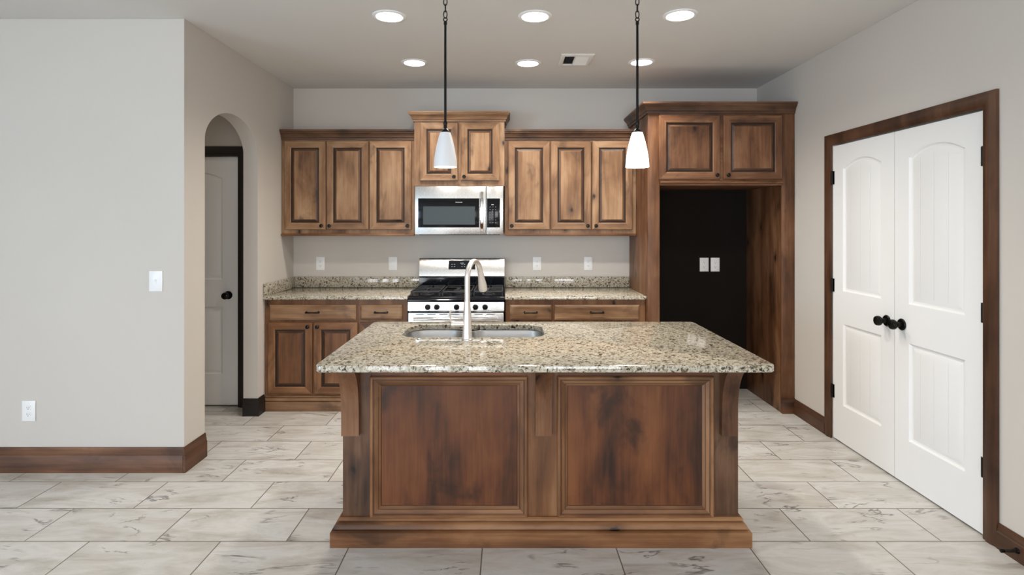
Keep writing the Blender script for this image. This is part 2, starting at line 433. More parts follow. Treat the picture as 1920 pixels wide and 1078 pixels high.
# rear wall with its glazing openings, far-left wall with an added, unseen window
def wall_with_openings(ops, a0, a1, z1, mp):
    mb = MB(); xs = sorted({a0, a1, *[o[0] for o in ops], *[o[1] for o in ops]})
    for xa, xb in zip(xs, xs[1:]):
        o = [q for q in ops if q[0] <= xa and xb <= q[1]]
        for za, zb in ([(0, z1)] if not o else [(0, o[0][2]), (o[0][3], z1)]): mb.box(*mp(xa, xb, za, zb))
    return mb
struct(wall_with_openings(REAR_WIN, XFAR - .1, XR + .1, ZC - .001, lambda a, b, c, d: (a, b, YREAR - .1, YREAR, c, d)).build('wall_rear', M['wall']))
struct(wall_with_openings([ADDED_WIN], YREAR, YW + .1, ZC - .001, lambda a, b, c, d: (XFAR - .1, XFAR, a, b, c, d)).build('wall_far_left', M['wall']))
for i, (x0, x1, z0, z1) in enumerate(REAR_WIN):
    m = MB()
    for q in ((x0, x0 + .05, z0, z1), (x1 - .05, x1, z0, z1), (x0 + .05, x1 - .05, z0, z0 + .06), (x0 + .05, x1 - .05, z1 - .06, z1)):
        m.box(q[0], q[1], YREAR - .05, YREAR - .01, q[2], q[3], .003)
    o = struct(m.build('window_%d' % (i + 1), M['door']))
    if i == 0:
        b = MB()
        for k in range(34):
            z = .2 + k * .055; b.box(x0 + .06, x1 - .06, YREAR - .030, YREAR - .026, z, z + .018)
        b.build('blind', M['plastic'], o)
m = MB(); y0, y1, z0, z1 = ADDED_WIN
for q in ((y0, y0 + .05, z0, z1), (y1 - .05, y1, z0, z1), (y0 + .05, y1 - .05, z0, z0 + .06), (y0 + .05, y1 - .05, z1 - .06, z1), (-1.93, -1.87, z0 + .06, z1 - .06)):
    m.box(XFAR - .05, XFAR - .01, q[0], q[1], q[2], q[3], .003)
struct(m.build('window_5', M['door']))  # frame of the unseen window added for the side fill

# baseboards: profile (out, z)
def base_prof(h, t=.016):
    return [(0.001, 0), (t, 0), (t, h * .66), (t * .75, h * .70), (t * .80, h * .76), (t * .55, h * .86), (t * .62, h * .90), (t * .3, h), (0.001, h)]
XY = lambda a, b, h: (a, b, h)
m = MB(); m.sweep([(XL + .0, YF), (XFAR + .01, YF)][::-1], base_prof(.150), XY); struct(m.build('baseboard_left', M['trim_x']))
m = MB(); m.sweep([(XL, YF - .016), (XL, A0)], base_prof(.150), XY)
struct(m.build('baseboard_archway', M['trim_y']))
m = MB(); m.sweep([(XL - .11, A1), (XL, A1), (XL, 4.478)], base_prof(.135), XY); struct(m.build('baseboard_jamb', M['espresso']))
m = MB(); m.sweep([(XR, 4.425), (XR, D1 + .083)], base_prof(.115), XY); struct(m.build('baseboard_right_far', M['trim_y']))
m = MB(); m.sweep([(XR, D0 - .083), (XR, YREAR + .01)], base_prof(.115), XY); struct(m.build('baseboard_right', M['trim_y']))

# casings: profile (offset, height)
def casing_prof(w_, t=.02): return [(0, .0005), (0, t * .65), (w_ * .16, t * .65), (w_ * .28, t * .95), (w_ * .62, t), (w_ * .8, t * .8), (w_, t * .7), (w_, .0005)]
m = MB(); m.sweep([(D0 - .006, .001), (D0 - .006, DZ + .006), (D1 + .006, DZ + .006), (D1 + .006, .001)][::-1], casing_prof(.075), lambda a, b, h: (XR - h, a, b))
struct(m.build('trim_1', M['trim_z']))
m = MB(); m.sweep([(HD0 - .006, .001), (HD0 - .006, 2.04), (HD1 + .006, 2.04), (HD1 + .006, .001)], [(-o, h) for o, h in casing_prof(.072)], lambda a, b, h: (a, YH - h, b))
struct(m.build('trim_2', M['espresso']))

# ------------------------------------------------------------------ panel doors of the room
def door_leaf(name, w_, h_, arch_side=.115, loc=(0, 0, 0), rot=0, th=.035):
    """local: x 0..w, z 0..h, front face at y=0 looking to -y"""
    m = MB(); F = lambda p, y: [(u, y, v) for u, v in p]
    out = [(0, 0), (w_, 0), (w_, h_), (0, h_)]
    s_ = arch_side
    low = [(s_, .25), (w_ - s_, .25), (w_ - s_, .80), (s_, .80)]
    up = [(s_, 1.02), (w_ - s_, 1.02), (w_ - s_, 1.845)]
    n = 14; hw_ = (w_ - 2 * s_) / 2
    for k in range(1, n):
        a = 1 - 2 * k / n; up.append((w_ / 2 + hw_ * a, 1.845 + .055 * (1 - a * a)))
    up.append((s_, 1.845))
    m.fill([F(out, 0), F(low, 0), F(up, 0)])
    for P_ in (low, up):
        prof = [(0, 0), (.010, .010), (.020, .011), (.046, .004)]
        m.rings([F(offset_poly(P_, d), y) for d, y in prof], mis=[0, 0, 0])
        m.fill([F(offset_poly(P_, .046), .004)], mi=1)
    m.rings([F(out, 0), F(out, th)], cap_last=True)
    o = m.build(name, [M['door'], M['planks']], at=loc, sharp=20); o.rotation_euler.z = rot
    return struct(o)
def lchild(mb, name, mat, par, loc):
    o = mb.build(name, mat); o.parent = par; o.location = loc; return o
def add_knob(door, x, z):
    m = MB(); m.lathe([(0, 0), (.033, 0), (.034, -.004), (.030, -.009), (.014, -.012), (.0125, -.03), (.02, -.036), (.028, -.046), (.0295, -.056), (.026, -.066), (.015, -.072), (0, -.074)], axis='Y', seg=28)
    lchild(m, 'door_knob', M['black'], door, (x, -.0005, z))['label'] = 'black round door knob'
def add_hinges(door, x, zs, s):
    for z in zs:
        m = MB(); m.box(-.002 if s < 0 else -.012, .012 if s < 0 else .002, -.003, -.0005, -.045, .045)
        m.lathe([(0, -.048), (.006, -.046), (.006, .046), (0, .048)], c=(-.004 * (-s) if s else 0, -.008, 0), seg=12)
        lchild(m, 'hinge', M['black'], door, (x, 0, z))['label'] = 'black door hinge'
LW = (D1 - D0) / 2 - .0025
d1 = door_leaf('door_1', LW, DZ - .014, loc=(XR + .001, D1 - .0005, .012), rot=-PI / 2)
d2 = door_leaf('door_2', LW, DZ - .014, loc=(XR + .001, D0 + LW + .0005, .012), rot=-PI / 2)
d1['label'] = 'white arched two-panel pantry door leaf nearer the refrigerator alcove'
d2['label'] = 'white arched two-panel pantry door leaf nearest the camera'
for d, kx, hx, s in ((d1, LW - .062, .006, -1), (d2, .062, LW - .006, 1)):
    add_knob(d, kx, .897); add_hinges(d, hx, (.32, 1.05, 1.79), s)
d3 = door_leaf('door_3', HD1 - HD0 - .006, 2.015, .13, loc=(HD0 + .003, YH + .014, .012))
d3['label'] = 'white panel door in the dim hall seen through the archway'
add_knob(d3, HD1 - HD0 - .086, .893)

# ------------------------------------------------------------------ cabinet pieces
def knob_mesh():
    m = MB(); m.lathe([(0, 0), (.008, 0), (.006, -.008), (.007, -.012), (.0145, -.018), (.0155, -.023), (.012, -.028), (0, -.030)], axis='Y', seg=20)
    o = m.build('knob', M['black']); me = o.data; bpy.data.objects.remove(o); return me
KNOB = knob_mesh()
def pull_mesh():
    m = MB(); pts = [(-.048 + .096 * k / 12, -.022 - .006 * math.sin(PI * k / 12), 0) for k in range(13)]
    m.tube([(-.048, 0, 0), (-.048, -.016, 0)] + pts + [(.048, -.016, 0), (.048, 0, 0)], [.006, .005] + [.0042 + .002 * abs(math.cos(PI * k / 12)) for k in range(13)] + [.005, .006], seg=10)
    m.lathe([(0, 0), (.009, 0), (.007, -.004), (0, -.004)], c=(-.048, 0, 0), axis='Y', seg=14); m.lathe([(0, 0), (.009, 0), (.007, -.004), (0, -.004)], c=(.048, 0, 0), axis='Y', seg=14)
    o = m.build('handle', M['black']); me = o.data; bpy.data.objects.remove(o); return me
PULL = pull_mesh()
def inst(me, name, par, at):
    o = bpy.data.objects.new(name, me); COL.objects.link(o); o.parent = par; o.location = Vector(at) - wloc(par); return o
HV = lambda k: 1 if k in (0, 2) else 0                  # bottom/top bands level grain, sides upright
def cab_door(root, x0, x1, z0, z1, yf, knob=None, th=.02, st=.058, tone='wood'):
    """raised-panel door, front at yf; knob 'l'/'r' + 'b'/'t'"""
    L = lambda d, y: [(x0 + d, y, z0 + d), (x1 - d, y, z0 + d), (x1 - d, y, z1 - d), (x0 + d, y, z1 - d)]
    m = MB()
    pr = [(0, yf + th), (0, yf + .004), (.004, yf), (st - .006, yf), (st, yf + .004), (st + .002, yf + .011)]
    m.rings([L(*p) for p in pr], mis=[HV, HV, HV, HV, lambda k: 2], cap_first=True)
    d = m.build('door', [M[tone + '_v'], M[tone + '_h'], M['glaze']], root, sharp=20)
    p = MB(); pr = [(st + .002, yf + .0125), (st + .008, yf + .0125), (st + .012, yf + .0095), (st + .027, yf + .0035), (st + .0285, yf + .0025)]
    p.rings([L(*q) for q in pr], mis=[2, 2, lambda k: 3 + HV(k), HV], cap_last=False)
    p.fill([L(st + .0285, yf + .0025)], 0)
    p.build('panel', [M[tone + '_v'], M[tone + '_h'], M['glaze'], M['aged_v'], M['aged_h']], d, sharp=15)
    if knob:
        kx = x0 + .030 if knob[0] == 'l' else x1 - .030; kz = z0 + .032 if knob[1] == 'b' else z1 - .032
        inst(KNOB, 'knob', d, (kx, yf - .0002, kz))
    return d
def drawer(root, x0, x1, z0, z1, yf, th=.02):
    L = lambda d, y: [(x0 + d, y, z0 + d), (x1 - d, y, z0 + d), (x1 - d, y, z1 - d), (x0 + d, y, z1 - d)]
    m = MB(); m.rings([L(0, yf + th), L(0, yf + .009), L(.012, yf + .001), L(.015, yf)], mis=[0, 0, 0], cap_first=True)
    m.fill([L(.015, yf)], 0)
    d = m.build('drawer', [M['wood_h']], root, sharp=15)
    inst(PULL, 'handle', d, ((x0 + x1) / 2, yf - .0002, (z0 + z1) / 2 + .002))
def face_frame(root, x0, x1, z0, z1, yf, th, openings, tone='wood'):
    """flat face frame with dark gaps between doors: one board with rectangular openings"""
    m = MB(); O = [(x0, z0), (x1, z0), (x1, z1), (x0, z1)]
    for y in (yf, yf + th): m.fill([[(u, y, v) for u, v in O]] + [[(a, y, c), (b, y, c), (b, y, d), (a, y, d)] for a, b, c, d in openings])
    m.rings([[(u, yf, v) for u, v in O], [(u, yf + th, v) for u, v in O]])
    for a, b, c, d in openings:
        R_ = [(a, c), (b, c), (b, d), (a, d)]; m.rings([[(u, yf, v) for u, v in R_], [(u, yf + th, v) for u, v in R_]])
    return m.build('face_frame', M[tone + '_v'], root)
def carcass(root, x0, x1, y0, y1, z0, z1):
    m = MB(); t = .016
    m.box(x0, x0 + t, y0, y1, z0, z1); m.box(x1 - t, x1, y0, y1, z0, z1); m.box(x0 + t, x1 - t, y0, y1, z0, z0 + t)
    m.box(x0 + t, x1 - t, y0, y1, z1 - t, z1); m.box(x0 + t, x1 - t, y1 - t, y1, z0 + t, z1 - t)
    return m.build('carcass', M['wood_v'], root)
CROWN = [(0, 0), (.010, 0), (.012, .016), (.020, .022), (.024, .040), (.040, .056), (.044, .058), (.044, .066), (.052, .070), (.052, .085), (0, .085)]
def crown_prof(z0, h, proj): return [(o / .052 * proj, z0 + z / .085 * h) for o, z in CROWN]

# ------------------------------------------------------------------ upper cabinets
YU, YD = 4.835, 4.8145                                  # face frame, door front
UB, UT = 1.402, 2.20
def upper(label, x0, x1, doors, yfr=YU, zb=UB, zt=UT, name='upper_cabinet', group='upper wall cabinets'):
    r = thing(name, label, 'cabinet', ((x0 + x1) / 2, YW - .002, zb))
    ops = []
    for (a, b, c, d, k) in doors: ops.append((a + .012, b - .012, c + .012, d - .012))
    face_frame(r, x0, x1, zb, zt, yfr, .018, ops)
    carcass(r, x0 + .002, x1 - .002, yfr + .0185, YW - .002, zb + .001, zt - .001)
    for (a, b, c, d, k) in doors: cab_door(r, a, b, c, d, yfr - .0205, k)
    return r
Z0d, Z1d = 1.436, 2.19
upper('wall cabinet with two raised-panel doors against the archway wall, left of microwave', -1.933, -1.1845,
      [(-1.904, -1.553, Z0d, Z1d, 'rb'), (-1.545, -1.190, Z0d, Z1d, 'lb')])
upper('wall cabinet with one raised-panel door just left of the microwave', -1.1835, -.796, [(-1.177, -.822, Z0d, Z1d, 'rb')])
upper('wall cabinet with one raised-panel door just right of the microwave', -.026, .3625, [(.004, .358, Z0d, Z1d, 'lb')])
upper('wall cabinet with two raised-panel doors against the tall refrigerator surround', .3635, 1.096,
      [(.368, .710, Z0d, Z1d, 'rb'), (.720, 1.063, Z0d, Z1d, 'lb')])
rc = upper('taller short wall cabinet with crown directly above the microwave', -.794, -.028,
      [(-.744, -.423, 1.850, 2.342, 'rb'), (-.398, -.072, 1.850, 2.342, 'lb')], 4.80, 1.806, 2.366)
m = MB(); m.sweep([(-.027, YW - .003), (-.027, 4.80), (-.795, 4.80), (-.795, YW - .003)], [(-o, z) for o, z in crown_prof(2.352, .082, .046)], XY)
m.build('crown', M['wood_h'], rc)
for lab, a, b in (('dark crown moulding along the wall cabinets left of the microwave', -1.932, -.797), ('dark crown moulding along the wall cabinets right of the microwave', -.025, 1.095)):
    m = MB(); m.sweep([(b, YU - .001), (a, YU - .001)], [(-o, z) for o, z in crown_prof(2.2005, .085, .050)], XY)
    tag(m.build('crown_moulding', M['aged_h']), lab, 'moulding', 'crown mouldings of the wall cabinets')
for lab, a, b in (('thin wooden rail under the wall cabinets left of the microwave', -1.932, -.797), ('thin wooden rail under the wall cabinets right of the microwave', -.025, 1.095)):
    m = MB(); m.box(a, b, YU - .020, YU + .02, UB - .020, UB - .0005, .004)
    tag(m.build('light_rail', M['base_h']), lab, 'moulding', 'rails under the wall cabinets')

# ------------------------------------------------------------------ refrigerator surround
r = thing('refrigerator_surround', 'tall wooden refrigerator surround with two doors over an empty dark alcove', 'cabinet', (1.67, YW - .002, 0))
E0, E1, YE = 1.098, 2.248, 4.43
m = MB(); m.box(E0, E0 + .03, YE + .02, YW - .002, 0, 2.38, .001); m.build('side_panel', M['tall_v'], r)
m = MB(); m.box(2.150, E1, YE + .02, YW - .002, 0, 2.38, .001); m.build('side_panel', M['tall_v'], r)
m = MB(); m.box(E0, 1.190, YE, YE + .0195, 0, 2.38, .0015); m.build('stile', M['tall_v'], r)
m = MB(); m.box(2.146, E1, YE, YE + .0195, 0, 2.38, .0015); m.build('stile', M['tall_v'], r)
m = MB(); m.box(1.1905, 2.1455, YE, YE + .0195, 2.31, 2.38, .001); m.box(1.1905, 2.1455, YE, YE + .0195, 1.790, 1.85, .001); m.box(1.645, 1.70, YE, YE + .0195, 1.8505, 2.3095)
m.build('rail', M['tall_h'], r)
for z in (1.790, 2.36):
    m = MB(); m.box(E0 + .031, 2.149, YE + .02, YW - .02, z, z + .016); m.build('shelf_board', M['tall_h'], r)
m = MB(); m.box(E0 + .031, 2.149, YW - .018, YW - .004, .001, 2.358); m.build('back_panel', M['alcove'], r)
cab_door(r, 1.183, 1.658, 1.832, 2.332, YE - .0205, 'rb', tone='tall'); cab_door(r, 1.686, 2.143, 1.832, 2.332, YE - .0205, 'lb', tone='tall')
m = MB(); m.sweep([(2.146, YE - .0005), (1.1905, YE - .0005)], [(0, 1.785), (0, 1.822), (-.010, 1.822), (-.026, 1.812), (-.024, 1.802), (-.012, 1.794), (-.010, 1.785)][::-1], XY); m.build('ledge', M['tall_h'], r)
m = MB(); m.sweep([(E1, YE - .0005), (E0 - .0005, YE - .0005), (E0 - .0005, YW - .003)], [(-o, z) for o, z in crown_prof(2.348, .084, .050)], XY); m.build('crown', M['aged_h'], r)
for a, b in ((E0, 1.192), (2.144, E1)):
    m = MB(); m.box(a, b, YE - .016, YE - .0005, 0, .085, .003); m.sweep([(b, YE - .0005), (a, YE - .0005)], [(0, .085), (-.018, .085), (-.020, .092), (-.010, .104), (-.008, .118), (0, .118)], XY)
    m.build('plinth_block', M['tall_h'], r)

# ------------------------------------------------------------------ base cabinets and the back counters
YB, YBD = 4.50, 4.4795
def base(label, x0, x1, drw, doors):
    r = thing('base_cabinet', label, 'cabinet', ((x0 + x1) / 2, YW - .002, 0))
    ops = [(drw[0] + .012, drw[1] - .012, .734, .829)]
    ops += [(a + .012, b - .012, .147, .689) for a, b, k in doors]
    face_frame(r, x0, x1, .10, .882, YB, .018, ops, 'base')
    carcass(r, x0 + .001, x1 - .001, YB + .0185, YW - .002, .06, .881)
    drawer(r, drw[0], drw[1], .722, .841, YBD)
    for a, b, k in doors: cab_door(r, a, b, .135, .702, YBD, k, tone='base')
    m = MB(); m.sweep([(x1, YB), (x0, YB)], [(.002, 0), (.002, .120), (-.009, .120), (-.013, .114), (-.010, .106), (-.006, .103), (-.016, .098), (-.021, .084), (-.018, .078), (-.012, .075), (-.022, .072), (-.024, .068), (-.024, 0)], XY)
    m.build('base_moulding', M['wood_h'], r)
base('base cabinet with wide drawer over two doors, left of the range against the archway wall', -1.9325, -1.1885, (-1.889, -1.2045), [(-1.902, -1.551, 'rt'), (-1.536, -1.192, 'lt')])
base('base cabinet with narrow drawer over one door, just left of the range', -1.1875, -.797, (-1.171, -.837), [(-1.175, -.837, 'rt')])
base('base cabinet with narrow drawer over one door, just right of the range', -.018, .3585, (.017, .346), [(.017, .346, 'lt')])
base('base cabinet with wide drawer, right of the range beside the refrigerator surround', .3595, 1.096, (.372, 1.046), [(.372, .704, 'rt'), (.714, 1.046, 'lt')])

def slab(mb, out, z0, z1, hole=None, e=.005):
    """eased-edge slab; out(d) gives the outline inset by d"""
    pr = [(e, z0), (0, z0 + e), (0, z1 - e), (e * .3, z1 - e * .3), (e, z1)]
    mb.rings([[(x, y, z) for x, y in out(d)] for d, z in pr], smooth=False)
    L = lambda p, z: [(x, y, z) for x, y in p]
    mb.fill([L(out(e), z0)] + ([L(hole(0), z0)] if hole else []))
    mb.fill([L(out(e), z1)] + ([L(hole(-.003), z1)] if hole else []))
    if hole: mb.rings([L(hole(0), z0), L(hole(0), z1 - .003), L(hole(-.003), z1)])
for lab, x0, x1, side in (('speckled granite counter with backsplash left of the range', -1.932, -.793, True), ('speckled granite counter with backsplash right of the range', -.0225, 1.0955, False)):
    t = thing('countertop', lab, 'countertop', ((x0 + x1) / 2, YW - .002, .884), 'granite counters along the back wall')
    m = MB(); slab(m, lambda d: [(x0 + d, 4.465 + d), (x1 - d, 4.465 + d), (x1 - d, YW - .002 - d), (x0 + d, YW - .002 - d)], .884, .914); m.build('worktop', M['granite'], t)
    m = MB(); m.box(x0, x1, YW - .022, YW - .002, .9145, 1.010, .002); m.build('backsplash', M['granite'], t)
    if side: m = MB(); m.box(x0, x0 + .02, 4.467, YW - .0225, .9145, 1.010, .002); m.build('backsplash', M['granite'], t)

# ------------------------------------------------------------------ gas range
RX0, RX1, YR = -.786, -.0285, 4.452
XM = (RX0 + RX1) / 2
r = thing('gas_range', 'stainless gas range with black cooktop and five front knobs', 'range', (XM, 4.78, 0))
m = MB(); m.box(RX0 + .003, RX1 - .003, YR + .04, 5.075, .03, .868, .002)
for x in (RX0 + .05, RX1 - .05):
    for y in (4.55, 5.0): m.lathe([(0, 0), (.018, 0), (.015, .03), (0, .03)], c=(x, y, 0), seg=14)
m.build('body', M['enamel'], r)
# cooktop: a shallow black pan with rolled front lip
m = MB(); m.prism([(YR, .872), (YR, .886), (YR + .018, .903), (YR + .045, .912), (YR + .06, .906), (4.99, .906), (5.00, .915), (5.03, .93), (5.075, .93), (5.075, .872)], RX0, RX1, lambda u, v, a: (a, u, v)); m.build('cooktop', M['enamel'], r)
for bx, by, br in ((-.25, 4.62, .045), (-.25, 4.88, .036), (0, 4.75, .05), (.25, 4.62, .04), (.25, 4.88, .045)):
    m = MB(); m.lathe([(0, 0), (br + .014, 0), (br + .012, .008), (br, .010), (br, .020), (br - .006, .025), (0, .026)], c=(XM + bx, by, .9065)); m.build('burner', M['iron'], r)
for gx in (-.25, 0, .25):
    m = MB(); a, b, c, d = XM + gx - .118, XM + gx + .118, 4.515, 4.985; zt = .948; h = .009
    for q in ((a, b, c, c + h), (a, b, d - h, d), (a, a + h, c, d), (b - h, b, c, d), (a, b, (c + d) / 2 - h / 2, (c + d) / 2 + h / 2)): m.box(q[0], q[1], q[2], q[3], zt - .012, zt, .0015, seg=1)
    for yy in ((4.62, 4.88) if gx else (4.75,)):
        m.box(a, XM + gx - .02, yy - h / 2, yy + h / 2, zt - .012, zt); m.box(XM + gx + .02, b, yy - h / 2, yy + h / 2, zt - .012, zt)
        m.box(XM + gx - h / 2, XM + gx + h / 2, yy - .10, yy - .02, zt - .012, zt); m.box(XM + gx - h / 2, XM + gx + h / 2, yy + .02, yy + .10, zt - .012, zt)
    for x in (a, b - h):
        for y in (c, d - h): m.box(x, x + h, y, y + h, .9065, zt - .012)
    m.build('grate', M['iron'], r)
m = MB(); m.prism([(5.020, 1.012), (5.012, 1.022), (5.035, 1.170), (5.042, 1.178), (5.078, 1.178), (5.078, .931), (5.048, .931), (5.035, 1.0)], RX0 + .001, RX1 - .001, lambda u, v, a: (a, u, v)); bg = m.build('backguard', M['steel'], r)
m = MB(); m.box(RX0 + .002, RX1 - .002, 5.026, 5.034, .931, 1.006); m.build('splash_panel', M['enamel'], bg)
YBG = 5.018
sl = (5.035 - 5.012) / (1.170 - 1.022)
def bgy(z): return 5.012 + (z - 1.022) * sl
dx0, dx1, dz0, dz1 = PX(841, YBG), PX(891, YBG), 1.082, 1.160
m = MB(); P_ = [(dx0, dz0), (dx1, dz0), (dx1, dz1), (dx0, dz1)]
m.rings([[(x, bgy(z) - .0005, z) for x, z in P_], [(x, bgy(z) - .003, z) for x, z in P_]], cap_first=True, cap_last=True); dp = m.build('display', M['glass_black'], bg)
tilt = PI / 2 - math.atan(sl)
text_mesh('readout', '12:00', .016, M['ink'], dp, (dx0 + .118, bgy(1.135) - .004, 1.135), (tilt, 0, 0))
for i in range(4):
    for j in range(2):
        xx = dx0 + .025 + .022 * i + (.045 if i > 1 else 0)
        m = MB(); z = 1.104 + .020 * j; m.box(xx, xx + .011, bgy(z) - .0040, bgy(z) - .0034, z, z + .004); m.build('key_mark', M['ink'], dp)
m = MB(); m.prism([(YR + .035, .796), (YR + .002, .796), (YR - .004, .802), (YR + .004, .868), (YR + .010, .8715), (YR + .035, .8715)], RX0, RX1, lambda u, v, a: (a, u, v)); cp = m.build('control_panel', M['steel'], r)
for px in (802, 819, 856, 891.5, 909.5):
    m = MB(); m.lathe([(0, 0), (.021, 0), (.0225, -.004), (.0205, -.010), (.019, -.026), (.016, -.031), (0, -.032)], c=(PX(px, YR), YR, .829), axis='Y', seg=28)
    m.box(PX(px, YR) - .0035, PX(px, YR) + .0035, YR - .037, YR - .024, .813, .846, .0015); m.build('knob', M['black'], r)
m = MB(); m.box(RX0 + .002, RX1 - .002, YR - .002, YR + .038, .20, .785, .006); od = m.build('oven_door', M['steel'], r)
m = MB(); m.box(RX0 + .07, RX1 - .07, YR - .0045, YR - .0022, .27, .66, .001); m.build('window', M['glass_black'], od)
for k in range(7):
    x = RX0 + .06 + k * .093; m = MB(); m.box(x, x + .065, YR - .0035, YR - .0022, .770, .775); m.build('vent_slot', M['slot'], od)
m = MB(); m.tube([(RX0 + .05, YR - .045, .742), (RX1 - .05, YR - .045, .742)], .013, 16)
for x in (RX0 + .08, RX1 - .08): m.tube([(x, YR - .0025, .742), (x, YR - .045, .742)], .009, 12)
m.build('handle', M['chrome'], od)
m = MB(); m.box(RX0 + .002, RX1 - .002, YR, YR + .038, .045, .19, .006); m.build('drawer', M['steel'], r)

# ------------------------------------------------------------------ over-range microwave
YM = 4.768; X0, X1, MZ0, MZ1 = -.784, -.037, 1.395, 1.803
r = thing('microwave', 'stainless over-the-range microwave with black window and keypad', 'microwave', ((X0 + X1) / 2, YW - .003, MZ0))
mx = lambda p: PX(p, YM); mz = lambda p: PZ(p, YM)
m = MB(); m.box(X0 + .002, X1 - .002, YM + .03, YW - .003, MZ0 + .004, MZ1, .002); m.box(X0 + .03, X1 - .03, YM + .035, YW - .05, MZ0 - .006, MZ0 + .004); m.build('body', M['void'], r)
m = MB(); m.box(X0, mx(911), YM, YM + .029, MZ0, MZ1 - .001, .004); dr = m.build('door', M['steel'], r)
m = MB(); m.box(mx(784), mx(898.5), YM - .002, YM - .0003, mz(426.5), mz(371.8), .0008); gl = m.build('window_frame', M['glass_black'], dr)
m = MB(); m.box(mx(793.5), mx(890.5), YM - .0032, YM - .0022, mz(421), mz(387)); m.build('window', M['mw_window'], gl)
text_mesh('logo', 'FRIGIDAIRE', .0115, M['ink'], gl, (mx(860.5), YM - .003, mz(379.5)))
m = MB(); hx = mx(903.8); zz = [mz(358), mz(360), mz(366), mz(380), mz(396), mz(412), mz(427), mz(433), mz(435)]
yy = [0, .02, .036, .043, .045, .043, .036, .02, 0]
m.rings([[(hx + s * .0135, YM - .0003 - y - q * .010, z) for s, q in ((-1, 0), (-.75, 1), (.75, 1), (1, 0), (.7, -.2), (-.7, -.2))] for y, z in zip(yy, zz)], cap_first=True, cap_last=True, smooth=True); m.build('handle', M['chrome'], dr)
m = MB(); m.box(mx(911.6), X1, YM, YM + .029, MZ0, MZ1 - .001, .004); cp = m.build('control_panel', M['steel'], r)
m = MB(); m.box(mx(913), mx(937.5), YM - .002, YM - .0003, mz(426.5), mz(372), .0008); kp = m.build('keypad', M['glass_black'], cp)
for j in range(7):
    for i in range(3):
        x, z = mx(919 + 5.2 * i), mz(388 + 4.9 * j)
        n = j * 3 + i - 6
        if 1 <= n <= 9 or (j == 5 and i == 1): text_mesh('key_digit', str(n if n < 10 else 0), .0078, M['dim_ink'], kp, (x, YM - .003, z))
        else: m = MB(); m.box(x - .004, x + .004, YM - .0034, YM - .0022, z - .0012, z + .0012); m.build('key_mark', M['dim_ink'], kp)
m = MB(); m.box(mx(923.5) - .010, mx(923.5) + .010, YM - .0034, YM - .0022, mz(384) - .002, mz(384) + .004); m.build('clock_mark', M['ink'], kp)

# ------------------------------------------------------------------ island
IX0, IX1, IY0, IY1 = -.767, 1.072, 2.630, 3.262
r = thing('kitchen_island', 'stained wooden kitchen island with two framed panels and corbels', 'island', (.15, 2.95, 0))
PANELS = [(-.633, .087, .124, .769), (.236, .950, .124, .769)]
for (a, b), tn in zip(((IX0, PANELS[0][0]), (PANELS[0][1], PANELS[1][0]), (PANELS[1][1], IX1)), ('aged', 'base', 'aged')):
    m = MB(); m.box(a, b, IY0, IY0 + .02, 0, .884, .001, seg=1); m.build('stile', M[tn + '_v'], r)
for z0, z1 in ((0.001, .124), (.769, .884)):
    for a, b, c, d in PANELS:
        m = MB(); m.box(a + .0003, b - .0003, IY0 + .0004, IY0 + .02, z0, z1); m.build('rail', M['deep_h'], r)
for a, b, c, d in ((IX0, IX0 + .02, IY0 + .0201, IY1), (IX1 - .02, IX1, IY0 + .0201, IY1), (IX0 + .0201, IX1 - .0201, IY1 - .02, IY1)):
    m = MB(); m.box(a, b, c, d, 0, .884); m.build('side_panel' if b - a < .1 else 'back_panel', M['deep_v'], r)
for a, b, c, d in PANELS:
    L = lambda e, y: [(a + e, y, c + e), (b - e, y, c + e), (b - e, y, d - e), (a + e, y, d - e)]
    p = MB(); p.box(a + .001, b - .001, IY0 + .012, IY0 + .019, c + .001, d - .001); pn = p.build('panel', M['deep_v'], r)
    f = MB(); pr = [(-.006, IY0 - .0006), (-.006, IY0 - .010), (-.001, IY0 - .014), (.007, IY0 - .014), (.011, IY0 - .008), (.014, IY0 - .008), (.026, IY0 - .001), (.029, IY0 + .001), (.032, IY0 + .001), (.042, IY0 + .010), (.044, IY0 + .0116)]
    f.rings([L(*q) for q in pr], mis=[2, HV, HV, HV, 2, HV, HV, 2, HV, 2]); f.build('panel_moulding', [M['base_v'], M['base_h'], M['glaze']], pn, sharp=15)
def corbel(x0, x1):
    P_ = [(0, .506), (-.030, .506), (-.030, .60)]
    for k in range(13):
        a = PI / 2 * k / 12
        P_.append((-.032 - .118 * (1 - math.cos(a)), .62 + .215 * math.sin(a) ** 1.0))
    P_ += [(-.165, .838), (-.165, .884), (0, .884)]
    m = MB(); m.prism(P_, x0, x1, lambda u, v, a: (a, IY0 - .0005 + u, v)); m.build('corbel', M['tall_v'], r, sharp=25)
corbel(IX0 + .001, -.685); corbel(.128, .203); corbel(.985, 1.058)
IB = [(-.001, 0), (-.001, .124), (.010, .124), (.016, .119), (.017, .109), (.013, .106), (.009, .104), (.018, .102), (.028, .094), (.033, .084), (.034, .078), (.030, .076), (.026, .073), (.040, .072), (.046, .068), (.046, 0)]
m = MB(); m.sweep([(IX0, IY0), (IX1, IY0), (IX1, IY1), (IX0, IY1)], IB, XY, closed=True); m.build('base_moulding', M['base_h'], r)

